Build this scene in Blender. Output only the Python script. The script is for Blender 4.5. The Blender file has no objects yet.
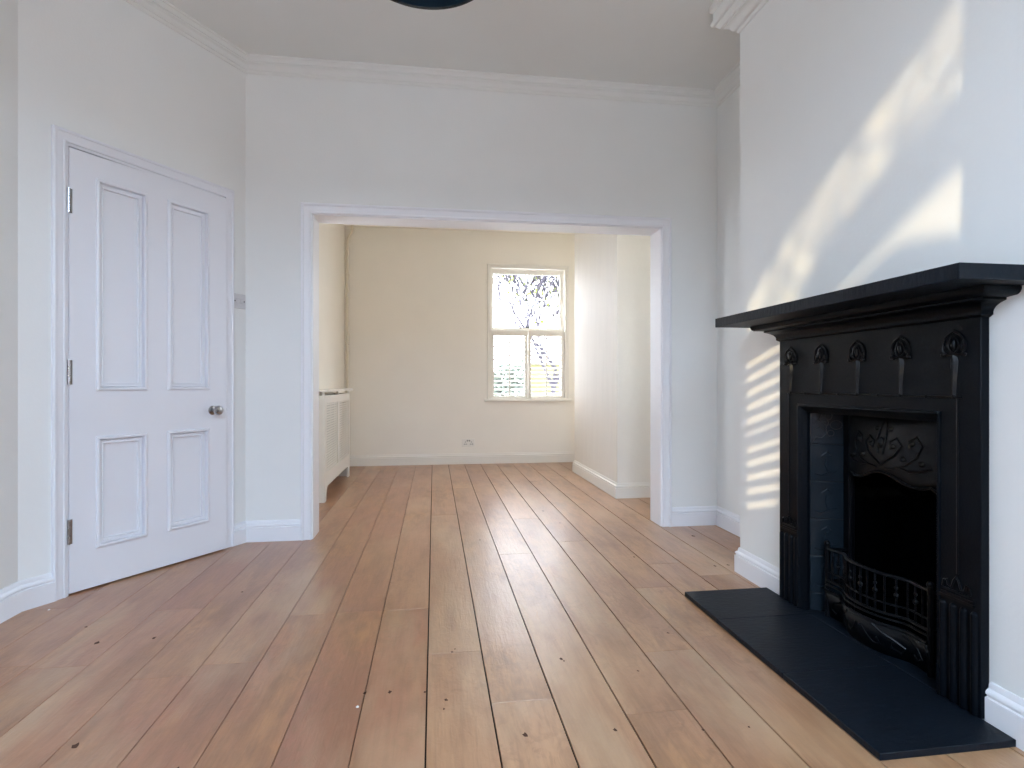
import bpy, bmesh, math, random
from mathutils import Vector, Matrix
random.seed(7)
PI = math.pi
scn = bpy.context.scene
COL = scn.collection

# ------------------------------------------------------------------ camera
F, YAW, H = 560.0, math.atan(78/560.0), 0.95
cam = bpy.data.cameras.new('camera'); co = bpy.data.objects.new('camera', cam); COL.objects.link(co)
cam.sensor_width = 36; cam.lens = 36*F/1024; cam.clip_start = .02; cam.clip_end = 200
co.location = (0, 0, H); co.rotation_euler = (PI/2, 0, -YAW)
scn.camera = co
# ------------------------------------------------------------------ exposure
scn.view_settings.view_transform = 'Standard'; scn.view_settings.look = 'None'
scn.view_settings.gamma = 1; scn.view_settings.use_curve_mapping = False
scn.view_settings.exposure = 1.07
try:
    scn.cycles.use_denoising = True; scn.cycles.denoiser = 'OPENIMAGEDENOISE'
    scn.cycles.max_bounces = 12; scn.cycles.diffuse_bounces = 8; scn.cycles.glossy_bounces = 4
    scn.cycles.transparent_max_bounces = 12; scn.cycles.sample_clamp_indirect = 8; scn.cycles.use_guiding = True; scn.cycles.use_adaptive_sampling = False
except Exception: pass
# ------------------------------------------------------------------ sky
SKY_FRONT, SKY_REAR = 7.2, 6.6       # street side (behind the camera), garden side
w = bpy.data.worlds.new('world'); scn.world = w; w.use_nodes = True
nt = w.node_tree; nt.nodes.clear()
out = nt.nodes.new('ShaderNodeOutputWorld'); bg = nt.nodes.new('ShaderNodeBackground')
tc = nt.nodes.new('ShaderNodeTexCoord'); sp = nt.nodes.new('ShaderNodeSeparateXYZ')
mr = nt.nodes.new('ShaderNodeMapRange'); mr.inputs[1].default_value = -.5; mr.inputs[2].default_value = .5
mx = nt.nodes.new('ShaderNodeMix'); mx.data_type = 'RGBA'
mx.inputs[6].default_value = (.70*SKY_FRONT, .90*SKY_FRONT, 1.17*SKY_FRONT, 1)
mx.inputs[7].default_value = (.94*SKY_REAR, .98*SKY_REAR, 1.07*SKY_REAR, 1)
nt.links.new(tc.outputs['Generated'], sp.inputs[0]); nt.links.new(sp.outputs['Y'], mr.inputs[0])
nt.links.new(mr.outputs[0], mx.inputs[0]); nt.links.new(mx.outputs[2], bg.inputs[0]); nt.links.new(bg.outputs[0], out.inputs[0])
# ------------------------------------------------------------------ sun (behind the camera, low)
SUN = Vector((.9, 1, -.3)).normalized()
sl = bpy.data.lights.new('sun', 'SUN'); so = bpy.data.objects.new('sun', sl); COL.objects.link(so)
sl.energy = 1.4; sl.color = (1, .81, .50); sl.angle = math.radians(.35)
so.rotation_euler = SUN.to_track_quat('-Z', 'Y').to_euler(); so.location = (-6, -7, 4)
# window portals (they only guide the sky sampling)
def portal(name, loc, sx, sz, face):
    l = bpy.data.lights.new(name, 'AREA'); l.shape = 'RECTANGLE'; l.size = sx; l.size_y = sz
    l.cycles.is_portal = True
    o = bpy.data.objects.new(name, l); COL.objects.link(o); o.location = loc
    o.rotation_euler = Vector(((1, 0, 0), (0, 1, 0), (-1, 0, 0), (0, -1, 0))[face]).to_track_quat('-Z', 'Y').to_euler()
YF = 6.67      # far wall
YFR = -0.5     # front wall (behind the camera)
W2 = (-1.46, -.19); W3 = (.10, 1.11); WZ = (.45, 2.80)
portal('portal', (1.13, YF+.16, 1.58), 1.0, 1.65, -1)
portal('portal', ((W2[0]+W2[1])/2, YFR-.16, 1.62), 1.2, 2.4, 1)
WS2 = (3.80, 4.12, .95, 2.35)  # opening for an unseen window added behind the right jamb for far-room light
portal('portal', (2.06, (WS2[0]+WS2[1])/2, 1.65), .34, 1.45, 2)
WS = (3.88, 4.36, .95, 2.35)            # unseen side window added to brighten the far room, behind the left jamb
portal('portal', (-1.18, (WS[0]+WS[1])/2, 1.65), .5, 1.45, 0)
portal('portal', ((W3[0]+W3[1])/2, YFR-.16, 1.62), 1.2, 2.4, 1)

# ------------------------------------------------------------------ materials
def lin(c): return tuple((x/12.92 if x <= .04045 else ((x+.055)/1.055)**2.4) for x in c)
def rgb(r, g, b): return lin((r/255, g/255, b/255)) + (1,)
def mat(name, col, rough=.5, metal=0, bump=0, bscale=60, spec=.5, vary=0, vscale=3, stretch=(1, 1, 1), coat=0):
    m = bpy.data.materials.new(name); m.use_nodes = True; n = m.node_tree; p = n.nodes['Principled BSDF']
    p.inputs['Base Color'].default_value = col; p.inputs['Roughness'].default_value = rough
    p.inputs['Metallic'].default_value = metal; p.inputs['Specular IOR Level'].default_value = spec
    p.inputs['Coat Weight'].default_value = coat
    t = n.nodes.new('ShaderNodeTexCoord'); mp = n.nodes.new('ShaderNodeMapping'); mp.inputs['Scale'].default_value = stretch
    n.links.new(t.outputs['Object'], mp.inputs[0])
    if vary:
        no = n.nodes.new('ShaderNodeTexNoise'); no.inputs['Scale'].default_value = vscale; no.inputs['Detail'].default_value = 5
        n.links.new(mp.outputs[0], no.inputs[0])
        r = n.nodes.new('ShaderNodeMapRange'); r.inputs[1].default_value = .3; r.inputs[2].default_value = .7
        r.inputs[3].default_value = 1-vary; r.inputs[4].default_value = 1+vary
        n.links.new(no.outputs[0], r.inputs[0])
        v = n.nodes.new('ShaderNodeVectorMath'); v.operation = 'SCALE'; v.inputs[0].default_value = col[:3]
        n.links.new(r.outputs[0], v.inputs['Scale']); n.links.new(v.outputs[0], p.inputs['Base Color'])
    if bump:
        no = n.nodes.new('ShaderNodeTexNoise'); no.inputs['Scale'].default_value = bscale; no.inputs['Detail'].default_value = 6
        n.links.new(mp.outputs[0], no.inputs[0])
        b = n.nodes.new('ShaderNodeBump'); b.inputs['Strength'].default_value = bump; b.inputs['Distance'].default_value = .01
        n.links.new(no.outputs[0], b.inputs['Height']); n.links.new(b.outputs[0], p.inputs['Normal'])
    return m
M = {}
M['paint'] = mat('white_wall_paint', (.795, .80, .78, 1), .85, bump=.05, bscale=90, vary=.012)
M['ceil'] = mat('ceiling_paint', (.77, .77, .74, 1), .9, bump=.04, bscale=80, vary=.01)
M['cream'] = mat('cream_wall_paint', (.90, .86, .775, 1), .75, bump=.06, bscale=70, vary=.012)
M['lining'] = mat('brushed_lining_paper', (.82, .78, .70, 1), .6, bump=.25, bscale=30, stretch=(1, 6, .8), vary=.02)
M['wood'] = mat('white_gloss_woodwork', (.82, .825, .85, 1), .38, bump=.03, bscale=25, vary=.01)
M['doorw'] = mat('door_white', (.78, .785, .82, 1), .42, bump=.03, bscale=25, vary=.01)
M['creamwood'] = mat('cream_woodwork', (.84, .81, .74, 1), .4)
M['iron'] = mat('black_cast_iron', rgb(5, 9, 15), .38, metal=0, bump=.10, bscale=140, spec=.11, vary=.15, vscale=9)
M['irond'] = mat('grate_iron', rgb(5, 7, 11), .33, metal=0, bump=.10, bscale=120, spec=.2, vary=.1)
M['soot'] = mat('sooty_firebrick', rgb(1, 2, 3), .95, spec=.02, bump=.5, bscale=40)
M['tile'] = mat('slate_blue_glazed_tile', rgb(20, 29, 36), .2, spec=.3, vary=.1, vscale=12, bump=.06, bscale=20)
M['tileg'] = mat('dark_tile_line', rgb(9, 11, 13), .5)
M['slate'] = mat('black_slate', rgb(13, 21, 30), .5, bump=.2, bscale=35, spec=.2, vary=.14, vscale=7, stretch=(1, 2.2, 1))
M['steel'] = mat('brushed_steel', (.42, .42, .43, 1), .25, metal=1)
M['plate'] = mat('satin_steel_plate', (.62, .61, .61, 1), .45, metal=.0)
M['dark'] = mat('dark_plastic', (.03, .03, .03, 1), .5)
M['shade'] = mat('dark_teal_enamel', rgb(14, 36, 50), .35, bump=.02)
M['shaderim'] = mat('black_rim', rgb(10, 14, 18), .4)
M['knot'] = mat('knot_brown', rgb(74, 46, 30), .8)
M['gap'] = mat('floor_gap_dark', rgb(36, 24, 16), .95)
M['bark'] = mat('tree_bark', rgb(66, 58, 64), .9, bump=.5, bscale=40)
M['leafy'] = mat('yellow_green_leaf', rgb(120, 125, 30), .6, vary=.3, vscale=20)
M['leafg'] = mat('grey_green_leaf', rgb(108, 112, 96), .7, vary=.3, vscale=10)
M['render'] = mat('garden_wall_render', rgb(120, 112, 70), .9, vary=.1)
M['pave'] = mat('outside_paving', rgb(150, 148, 144), .9, vary=.1)
M['chip'] = mat('white_paint_chip', (.9, .9, .88, 1), .6)
M['pipe'] = mat('painted_pipe', (.78, .72, .60, 1), .45)
def glass():
    m = bpy.data.materials.new('window_glass'); m.use_nodes = True; n = m.node_tree; n.nodes.clear()
    o = n.nodes.new('ShaderNodeOutputMaterial'); mi = n.nodes.new('ShaderNodeMixShader'); t = n.nodes.new('ShaderNodeBsdfTransparent')
    g = n.nodes.new('ShaderNodeBsdfGlossy'); g.inputs['Roughness'].default_value = .02
    f = n.nodes.new('ShaderNodeLayerWeight'); pw = n.nodes.new('ShaderNodeMath'); pw.operation = 'POWER'; pw.inputs[1].default_value = 4
    ma = n.nodes.new('ShaderNodeMath'); ma.operation = 'MULTIPLY_ADD'; ma.inputs[1].default_value = .5; ma.inputs[2].default_value = .035
    n.links.new(f.outputs['Facing'], pw.inputs[0]); n.links.new(pw.outputs[0], ma.inputs[0]); n.links.new(ma.outputs[0], mi.inputs[0]); n.links.new(t.outputs[0], mi.inputs[1]); n.links.new(g.outputs[0], mi.inputs[2]); n.links.new(mi.outputs[0], o.inputs[0])
    return m
M['glass'] = glass()
def floor_mat():
    m = bpy.data.materials.new('oiled_oak_boards'); m.use_nodes = True; n = m.node_tree; L = n.links.new
    p = n.nodes['Principled BSDF']
    N = lambda t, **k: [setattr(x, a, b) for x in [n.nodes.new(t)] for a, b in (k.items() or [('label', '')])] and n.nodes[-1]
    at = n.nodes.new('ShaderNodeAttribute'); at.attribute_name = 'board'
    sx = n.nodes.new('ShaderNodeSeparateColor'); L(at.outputs['Color'], sx.inputs[0])
    tc = n.nodes.new('ShaderNodeTexCoord')
    off = n.nodes.new('ShaderNodeCombineXYZ')
    m1 = n.nodes.new('ShaderNodeMath'); m1.operation = 'MULTIPLY'; m1.inputs[1].default_value = 37; L(sx.outputs[1], m1.inputs[0]); L(m1.outputs[0], off.inputs[2])
    L(m1.outputs[0], off.inputs[1])
    ad = n.nodes.new('ShaderNodeVectorMath'); L(tc.outputs['Object'], ad.inputs[0]); L(off.outputs[0], ad.inputs[1])
    def noise(scale, stretch, detail=6, dist=0, src=None, rough=.55):
        mp = n.nodes.new('ShaderNodeMapping'); mp.inputs['Scale'].default_value = stretch; L((src or ad).outputs[0] if src is None else src, mp.inputs[0])
        x = n.nodes.new('ShaderNodeTexNoise'); x.inputs['Scale'].default_value = scale; x.inputs['Detail'].default_value = detail
        x.inputs['Distortion'].default_value = dist; x.inputs['Roughness'].default_value = rough; L(mp.outputs[0], x.inputs[0]); return x.outputs[0]
    def rng(s, a, b, c, d):
        r = n.nodes.new('ShaderNodeMapRange'); r.inputs[1].default_value = a; r.inputs[2].default_value = b; r.inputs[3].default_value = c; r.inputs[4].default_value = d
        L(s, r.inputs[0]); return r.outputs[0]
    def mixc(f, a, b, mode='MIX'):
        x = n.nodes.new('ShaderNodeMix'); x.data_type = 'RGBA'; x.blend_type = mode
        for i, v in ((0, f), (6, a), (7, b)):
            if isinstance(v, (tuple, float, int)): x.inputs[i].default_value = v
            else: L(v, x.inputs[i])
        return x.outputs[2]
    fine = noise(26, (3.2, .22, 1), 8, .6)
    cath = noise(7, (1.6, .30, 1), 3, .3)
    patch = noise(1.5, (1.3, .8, 1), 3, 0)
    patch2 = noise(3.2, (1.2, .5, 1), 3, 0)
    speck = noise(60, (1.6, .35, 1), 5, .4, rough=.6)
    big = noise(.8, (1, .7, 1), 3, .2, src=tc.outputs['Object'])
    base = mixc(sx.outputs[0], rgb(166, 120, 86), rgb(196, 150, 112))
    base = mixc(sx.outputs[2], base, rgb(164, 102, 74))
    base = mixc(rng(patch2, .46, .66, 0, .5), base, rgb(186, 138, 86))
    base = mixc(rng(patch, .50, .70, 0, .5), base, rgb(150, 102, 80))
    c = mixc(rng(fine, .46, .70, 0, .30), base, rgb(120, 80, 54))
    c = mixc(rng(cath, .46, .64, 0, .35), c, rgb(116, 76, 48))
    c = mixc(rng(speck, .58, .75, 0, .10), c, rgb(205, 178, 148))
    burr = noise(12, (1.8, .6, 1), 5, .2, rough=.6)
    bm1 = n.nodes.new('ShaderNodeMath'); bm1.operation = 'MULTIPLY'; L(rng(burr, .42, .66, 0, .60), bm1.inputs[0]); L(rng(patch2, .42, .62, .15, 1), bm1.inputs[1])
    c = mixc(bm1.outputs[0], c, rgb(132, 92, 66))
    crinkle = noise(30, (1.2, .8, 1), 3, 1.8)
    fig = noise(13, (1.2, .55, 1), 5, 2.6, rough=.6)
    fm = n.nodes.new('ShaderNodeMath'); fm.operation = 'MULTIPLY'; L(rng(fig, .50, .62, 0, .5), fm.inputs[0]); L(rng(noise(2.1, (1, .6, 1), 2, 0), .45, .62, 0, 1), fm.inputs[1])
    c = mixc(fm.outputs[0], c, rgb(140, 100, 70))
    pale = noise(2.6, (1.4, .4, 1), 4, .1)
    c = mixc(rng(pale, .50, .70, 0, .55), c, rgb(196, 166, 132))
    c = mixc(rng(big, .5, .66, 0, .45), c, rgb(200, 160, 120))
    L(c, p.inputs['Base Color'])
    r = rng(patch2, .3, .75, .285, .38); L(r, p.inputs['Roughness'])
    p.inputs['Specular IOR Level'].default_value = .95; p.inputs['Coat Weight'].default_value = .2; p.inputs['Coat Roughness'].default_value = .32
    b = n.nodes.new('ShaderNodeBump'); b.inputs['Strength'].default_value = .42; b.inputs['Distance'].default_value = .0022
    mm = n.nodes.new('ShaderNodeMath'); mm.operation = 'ADD'; L(fine, mm.inputs[0]); L(crinkle, mm.inputs[1])
    L(mm.outputs[0], b.inputs['Height']); L(b.outputs[0], p.inputs['Normal'])
    return m
M['floor'] = floor_mat()

# ------------------------------------------------------------------ mesh helpers
class MB:
    def __init__(s): s.v = []; s.f = []; s.mi = []; s.m = 0
    def add(s, vs, fs):
        b = len(s.v); s.v += [tuple(x) for x in vs]; s.f += [tuple(b+i for i in f) for f in fs]; s.mi += [s.m]*len(fs)
    def box(s, a, b, T=None):
        x0, y0, z0 = a; x1, y1, z1 = b
        vs = [(x0, y0, z0), (x1, y0, z0), (x1, y1, z0), (x0, y1, z0), (x0, y0, z1), (x1, y0, z1), (x1, y1, z1), (x0, y1, z1)]
        if T: vs = [T(*q) for q in vs]
        s.add(vs, [(0, 3, 2, 1), (4, 5, 6, 7), (0, 1, 5, 4), (1, 2, 6, 5), (2, 3, 7, 6), (3, 0, 4, 7)])
    def tube(s, pts, r, n=8, caps=True):
        pts = [Vector(q) for q in pts]; rs = r if isinstance(r, (list, tuple)) else [r]*len(pts)
        t0 = (pts[1]-pts[0]).normalized(); u = t0.orthogonal().normalized(); vs = []
        for i, q in enumerate(pts):
            t = (pts[min(i+1, len(pts)-1)]-pts[max(i-1, 0)])
            t = t.normalized() if t.length > 1e-9 else t0
            u = (u-t*u.dot(t)).normalized(); w_ = t.cross(u)
            for k in range(n):
                a = 2*PI*k/n; vs.append(q+(u*math.cos(a)+w_*math.sin(a))*rs[i])
        fs = [(i*n+k, i*n+(k+1) % n, (i+1)*n+(k+1) % n, (i+1)*n+k) for i in range(len(pts)-1) for k in range(n)]
        if caps: fs += [tuple(range(n))[::-1], tuple((len(pts)-1)*n+k for k in range(n))]
        s.add(vs, fs)
    def ball(s, c, r, n=12, m=8):
        r = r if isinstance(r, (tuple, list)) else (r, r, r); vs = [(c[0], c[1], c[2]+r[2])]
        for i in range(1, m):
            a = PI*i/m
            for k in range(n):
                b = 2*PI*k/n; vs.append((c[0]+r[0]*math.sin(a)*math.cos(b), c[1]+r[1]*math.sin(a)*math.sin(b), c[2]+r[2]*math.cos(a)))
        vs.append((c[0], c[1], c[2]-r[2])); e = len(vs)-1; fs = []
        for k in range(n): fs.append((0, 1+k, 1+(k+1) % n)); fs.append((e, e-n+(k+1) % n, e-n+k))
        for i in range(m-2):
            for k in range(n): fs.append((1+i*n+k, 1+(i+1)*n+k, 1+(i+1)*n+(k+1) % n, 1+i*n+(k+1) % n))
        s.add(vs, fs)
    def lathe(s, prof, T, n=24):            # prof [(r,h)], T(x,y,h)
        vs = []; 
        for r, h in prof:
            for k in range(n): a = 2*PI*k/n; vs.append(T(r*math.cos(a), r*math.sin(a), h))
        m = len(prof); fs = [(i*n+k, i*n+(k+1) % n, (i+1)*n+(k+1) % n, (i+1)*n+k) for i in range(m-1) for k in range(n)]
        fs += [tuple(range(n))[::-1], tuple((m-1)*n+k for k in range(n))]
        s.add(vs, fs)
    def sweep(s, path, prof, T, closed=False, sign=1):   # mitred moulding: path in a plane, prof (offset, height)
        n = len(path); P = [Vector(q) for q in path]; ms = []
        for i in range(n):
            d0 = (P[i]-P[i-1]).normalized() if (i > 0 or closed) else None
            d1 = (P[(i+1) % n]-P[i]).normalized() if (i < n-1 or closed) else None
            d0 = d0 or d1; d1 = d1 or d0
            n0 = Vector((-d0.y, d0.x)); n1 = Vector((-d1.y, d1.x)); m = (n0+n1); m = m/ max(1e-6, 1+n0.dot(n1)); ms.append(m*sign)
        k = len(prof); vs = [T(P[i].x+a*ms[i].x, P[i].y+a*ms[i].y, b) for i in range(n) for a, b in prof]
        R = n if closed else n-1
        fs = [(i*k+j, i*k+(j+1) % k, ((i+1) % n)*k+(j+1) % k, ((i+1) % n)*k+j) for i in range(R) for j in range(k)]
        if not closed: fs += [tuple(range(k))[::-1], tuple((n-1)*k+j for j in range(k))]
        s.add(vs, fs)
    def slab(s, us, zs, holes, T, t):        # a slab of thickness t, cut into a grid, with rectangular holes right through
        U = sorted(set(us)); Z = sorted(set(zs))
        def hole(u, z): return any(a < u < b and c < z < d for a, b, c, d in holes)
        cell = lambda i, j: 0 <= i < len(U)-1 and 0 <= j < len(Z)-1 and not hole((U[i]+U[i+1])/2, (Z[j]+Z[j+1])/2)
        idx = {}; vs = []; fs = []
        def V(i, j, k):
            if (i, j, k) not in idx: idx[(i, j, k)] = len(vs); vs.append(T(U[i], Z[j], (0, t)[k]))
            return idx[(i, j, k)]
        for i in range(len(U)-1):
            for j in range(len(Z)-1):
                if not cell(i, j): continue
                fs.append((V(i, j, 0), V(i+1, j, 0), V(i+1, j+1, 0), V(i, j+1, 0)))
                fs.append((V(i, j, 1), V(i, j+1, 1), V(i+1, j+1, 1), V(i+1, j, 1)))
                for (di, dj, a, b) in ((-1, 0, (i, j), (i, j+1)), (1, 0, (i+1, j), (i+1, j+1)), (0, -1, (i, j), (i+1, j)), (0, 1, (i, j+1), (i+1, j+1))):
                    if not cell(i+di, j+dj): fs.append((V(*a, 0), V(*b, 0), V(*b, 1), V(*a, 1)))
        s.add(vs, fs)
    def build(s, name, m, parent=None, bevel=0, smooth=True, kind=None, label=None, cat=None, group=None, seg=2, weld=True, bev_ang=40):
        me = bpy.data.meshes.new(name); me.from_pydata(s.v, [], s.f)
        ms = m if isinstance(m, list) else [m]
        for x in ms: me.materials.append(x)
        me.polygons.foreach_set('material_index', s.mi)
        b = bmesh.new(); b.from_mesh(me)
        bmesh.ops.recalc_face_normals(b, faces=b.faces); b.to_mesh(me); b.free()
        if smooth:
            me.polygons.foreach_set('use_smooth', [True]*len(me.polygons))
            try: me.set_sharp_from_angle(angle=math.radians(38))
            except Exception: pass
        me.update()
        o = bpy.data.objects.new(name, me); COL.objects.link(o)
        if parent: o.parent = parent
        if bevel:
            bm_ = o.modifiers.new('bevel', 'BEVEL'); bm_.width = bevel; bm_.segments = seg; bm_.limit_method = 'ANGLE'; bm_.angle_limit = math.radians(bev_ang)
        if kind: o['kind'] = kind
        if label: o['label'] = label
        if cat: o['category'] = cat
        if group: o['group'] = group
        return o
def thing(name, label, cat, loc=(0, 0, 0), group=None, kind=None):
    o = bpy.data.objects.new(name, None); COL.objects.link(o); o.empty_display_size = .1
    # parts are modelled in room coordinates: keep them there under an empty standing at the thing's base
    o.location = loc
    if label: o['label'] = label
    if cat: o['category'] = cat
    if group: o['group'] = group
    if kind: o['kind'] = kind
    return o
def part(mb, name, m, root, **k):
    o = mb.build(name, m, None, **k); o.parent = root
    base = root
    off = Vector((0, 0, 0))
    while base: off += Vector(base.location); base = base.parent
    o.location = -off if root.type == 'EMPTY' else (0, 0, 0)
    return o
XY = lambda p, q, b: (p, q, b)                       # floor-plan plane
def basis(o, ux, nz):                                # plane (u, z) at o, direction ux, depth along nz
    o = Vector(o); ux = Vector(ux).normalized(); nz = Vector(nz).normalized()
    return lambda u, z, b: tuple(o+ux*u+Vector((0, 0, z))+nz*b)

# ------------------------------------------------------------------ the room: plan
CZ, CZF = 2.91, 2.775
XL, XR = -1.722, 1.90
A = Vector((-1.125, 3.565)); B = Vector((-1.722, 2.602)); Dd = (A-B).normalized(); Nd = Vector((Dd.y, -Dd.x))
YN, YN2 = 3.565, 3.745        # dividing wall
OX = (-.740, 1.505); OZ = 1.992
XB = 1.53; YB = (.99, 2.64); YC = 1.8135
XFL = -1.02; XFB = 1.512; YFB = (4.50, 5.93)
S = 'structure'
TH = .15
def wallbox(name, a, b, m): w_ = MB(); w_.box(a, b); return w_.build(name, m, smooth=False, kind=S)
wallbox('wall_left', (XL-TH, YFR, 0), (XL, B.y, CZ), M['paint'])
wallbox('wall_right', (XR, YFR, 0), (XR+TH, YN, CZ), M['paint'])
w_ = MB(); w_.slab([YN2, WS2[0], WS2[1], YF], [0, WS2[2], WS2[3], CZF], [WS2], basis((XR, 0, 0), (0, 1, 0), (1, 0, 0)), .25)
w_.build('wall_far_right', M['cream'], smooth=False, kind=S)
w_ = MB(); w_.slab([YN2, WS[0], WS[1], YF], [0, WS[2], WS[3], CZF], [WS], basis((XFL, 0, 0), (0, 1, 0), (-1, 0, 0)), .25)
w_.build('wall_far_left', M['cream'], smooth=False, kind=S)
wallbox('wall_far_chimney', (XFB, YFB[0], 0), (XR, YFB[1], CZF), M['lining'])
# ceilings
c = MB(); c.box((XL-TH, YFR-TH, CZ), (XR+TH, YN2, CZ+.15)); c.build('ceiling', M['ceil'], smooth=False, kind=S)
c = MB(); c.box((XL-TH, YN2, CZF), (XR+TH, YF+TH, CZ+.15)); c.build('ceiling_far', M['cream'], smooth=False, kind=S)
# dividing wall with the wide opening
wd = MB(); T = basis((0, YN, 0), (1, 0, 0), (0, 1, 0))
wd.slab([XL-TH, OX[0], OX[1], XR+TH], [0, OZ, CZ], [(OX[0], OX[1], -1, OZ)], T, YN2-YN)
wd.build('wall_back', M['paint'], smooth=False, kind=S)
# front wall with two windows
wf = MB(); T = basis((0, YFR, 0), (1, 0, 0), (0, -1, 0))
wf.slab([XL-TH, W2[0], W2[1], W3[0], W3[1], XR+TH], [0, WZ[0], WZ[1], CZ], [(W2[0], W2[1], *WZ), (W3[0], W3[1], *WZ)], T, .25)
wf.build('wall_front', M['paint'], smooth=False, kind=S)
# far wall with its window
def ony(u, v, y, z=None):
    r = (u-512)/F; d = y/(math.cos(YAW)-r*math.sin(YAW))
    return d*math.sin(YAW)+r*d*math.cos(YAW), H-(v-384)*d/F
fx0, fz1 = ony(488.5, 265, YF); fx1, fz0 = ony(567.5, 398, YF)
FW = (fx0, fx1, .768, 2.372)
wf = MB(); T = basis((0, YF, 0), (1, 0, 0), (0, 1, 0))
wf.slab([XFL-TH, FW[0], FW[1], XR+TH], [0, FW[2], FW[3], CZF], [FW], T, .25)
wf.build('wall_far', M['cream'], smooth=False, kind=S)
# chimney breast with the hole for the fire
FH = (1.45, 2.18, 0, .90)
wc = MB(); T = basis((XB, 0, 0), (0, 1, 0), (1, 0, 0))
wc.slab([YB[0], FH[0], FH[1], YB[1]], [0, FH[3], CZ], [(FH[0], FH[1], -1, FH[3])], T, XR-XB)
wc.build('wall_chimney_breast', M['paint'], smooth=False, kind=S)
# angled wall with the door recess
def hit(u):
    k = (u-512)/F; dx = math.sin(YAW)+k*math.cos(YAW); dy = math.cos(YAW)-k*math.sin(YAW)
    det = dx*(-Dd.y)-(-Dd.x)*dy; s_ = (dx*B.y-dy*B.x)/det
    return s_ if s_ > 0 else -s_
Ld = (A-B).length
s0 = .173; s1 = .987         # door opening along the wall
DH = 2.03
TD = basis((B.x, B.y, 0), (Dd.x, Dd.y, 0), (-Nd.x, -Nd.y, 0))
wl = MB(); wl.slab([-.12, s0, s1, Ld+.1], [0, DH, CZ], [(s0, s1, -1, DH)], TD, .07)
wl.box((-.12, 0, .07), (Ld+.1, CZ, .13), TD)
wl.build('wall_left_angled', M['paint'], smooth=False, kind=S)

# ------------------------------------------------------------------ floor boards
WP = .1890; X0 = -.0215
fl = MB(); rb = random.Random(4)
cols = []
gaps = {}
fl.m = 1; fl.box((XL-TH, YFR-TH, -.12), (XR+TH, YF+TH, -.006)); cols += [(0, 0, 0)]*6; fl.m = 0
k0 = int((XL-TH-X0)//WP); k1 = int((XR+TH-X0)//WP)+1
# joint on the boards at y: column -1 is the one left of the seam by x=X0
fixed = {-1: [1.99+.41], -2: [2.40], -3: [2.40], 0: [], 1: [1.66], 2: [3.1], -5: [1.95], -4: [2.02, 4.4], 3: [1.55, 3.9], 4: [1.9, 3.3], 5: [2.5]}
for k in range(k0, k1):
    xa = X0+k*WP; xb = xa+WP
    g = .0022 if k >= 0 else (.0008 if k < -1 else .0012)
    g2 = .0022 if k+1 >= 0 else .0010
    js = fixed.get(k, [rb.uniform(1, 3)])[:]
    if js: 
        y = js[-1]
    else: y = 0
    while y < YF: y += rb.uniform(2.8, 4.2); js.append(y)
    y = js[0]
    while y > YFR: y -= rb.uniform(1.4, 2.2); js.insert(0, y)
    js = [j for j in js if YFR < j < YF]
    ends = [YFR-TH]+js+[YF+TH]
    for i in range(len(ends)-1):
        ya, yb = ends[i]+.0003, ends[i+1]-.0003
        c_ = .0006; d_ = .0010
        x0_, x1_ = xa+g, xb-g2
        vs = [(x0_, ya, -.006), (x1_, ya, -.006), (x1_, yb, -.006), (x0_, yb, -.006),
              (x0_, ya, -d_), (x1_, ya, -d_), (x1_, yb, -d_), (x0_, yb, -d_),
              (x0_+c_, ya+c_, 0), (x1_-c_, ya+c_, 0), (x1_-c_, yb-c_, 0), (x0_+c_, yb-c_, 0)]
        fs = [(8, 9, 10, 11)]+[(a, (a+1) % 4, 4+(a+1) % 4, 4+a) for a in range(4)]+[(4+a, 4+(a+1) % 4, 8+(a+1) % 4, 8+a) for a in range(4)]
        fl.add(vs, fs)
        ym = (ya+yb)/2
        red = 0
        if k < 0: red = .2+.3*rb.random()
        if -5 < k < 0 and ends[i+1] < 2.45: red = .50+.2*rb.random()
        tint = min(1, max(0, (.55 if k >= 0 else .35)+rb.uniform(-.3, .3)))
        cols += [(tint, rb.random(), red)]*9
# knots and nail holes: thin dark filled spots let into the boards
fl.m = 2
def G(u, v):
    d = F*H/(v-384); X = (u-512)/F*d
    return d*math.sin(YAW)+X*math.cos(YAW), d*math.cos(YAW)-X*math.sin(YAW)
for (u, v, r) in [(525, 735, .008), (561, 659, .007), (564, 661, .004), (446, 700, .006), (444, 709, .004), (615, 730, .006), (668, 633, .005), (75, 746, .010), (154, 638, .008), (365, 693, .007),
                  (390, 692, .007), (425, 692, .005), (543, 511, .010), (560, 523, .007), (480, 540, .006), (452, 652, .005), (86, 627, .006), (97, 643, .010), (242, 592, .006),
                  (455, 649, .004), (693, 536, .012), (715, 566, .008), (728, 565, .008), (634, 557, .007), (638, 671, .004), (749, 727, .004), (703, 730, .004), (177, 769, .006)]:
    x, y = G(u, v); n = 9; ph = (u*7) % 6
    vs = [(x+r*(.8+.35*math.sin(3*k+ph))*math.cos(2*PI*k/n), y+1.5*r*(.8+.3*math.cos(2*k+ph))*math.sin(2*PI*k/n), .0004) for k in range(n)]
    fl.add(vs, [tuple(range(n))]); cols += [(0, 0, 0)]
me_f = fl
fo = fl.build('floor', [M['floor'], M['gap'], M['knot']], smooth=False, kind=S)
at = fo.data.color_attributes.new('board', 'FLOAT_COLOR', 'CORNER')
for p_ in fo.data.polygons:
    c_ = cols[p_.index]
    for li in p_.loop_indices: at.data[li].color = (*c_, 1)

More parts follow.
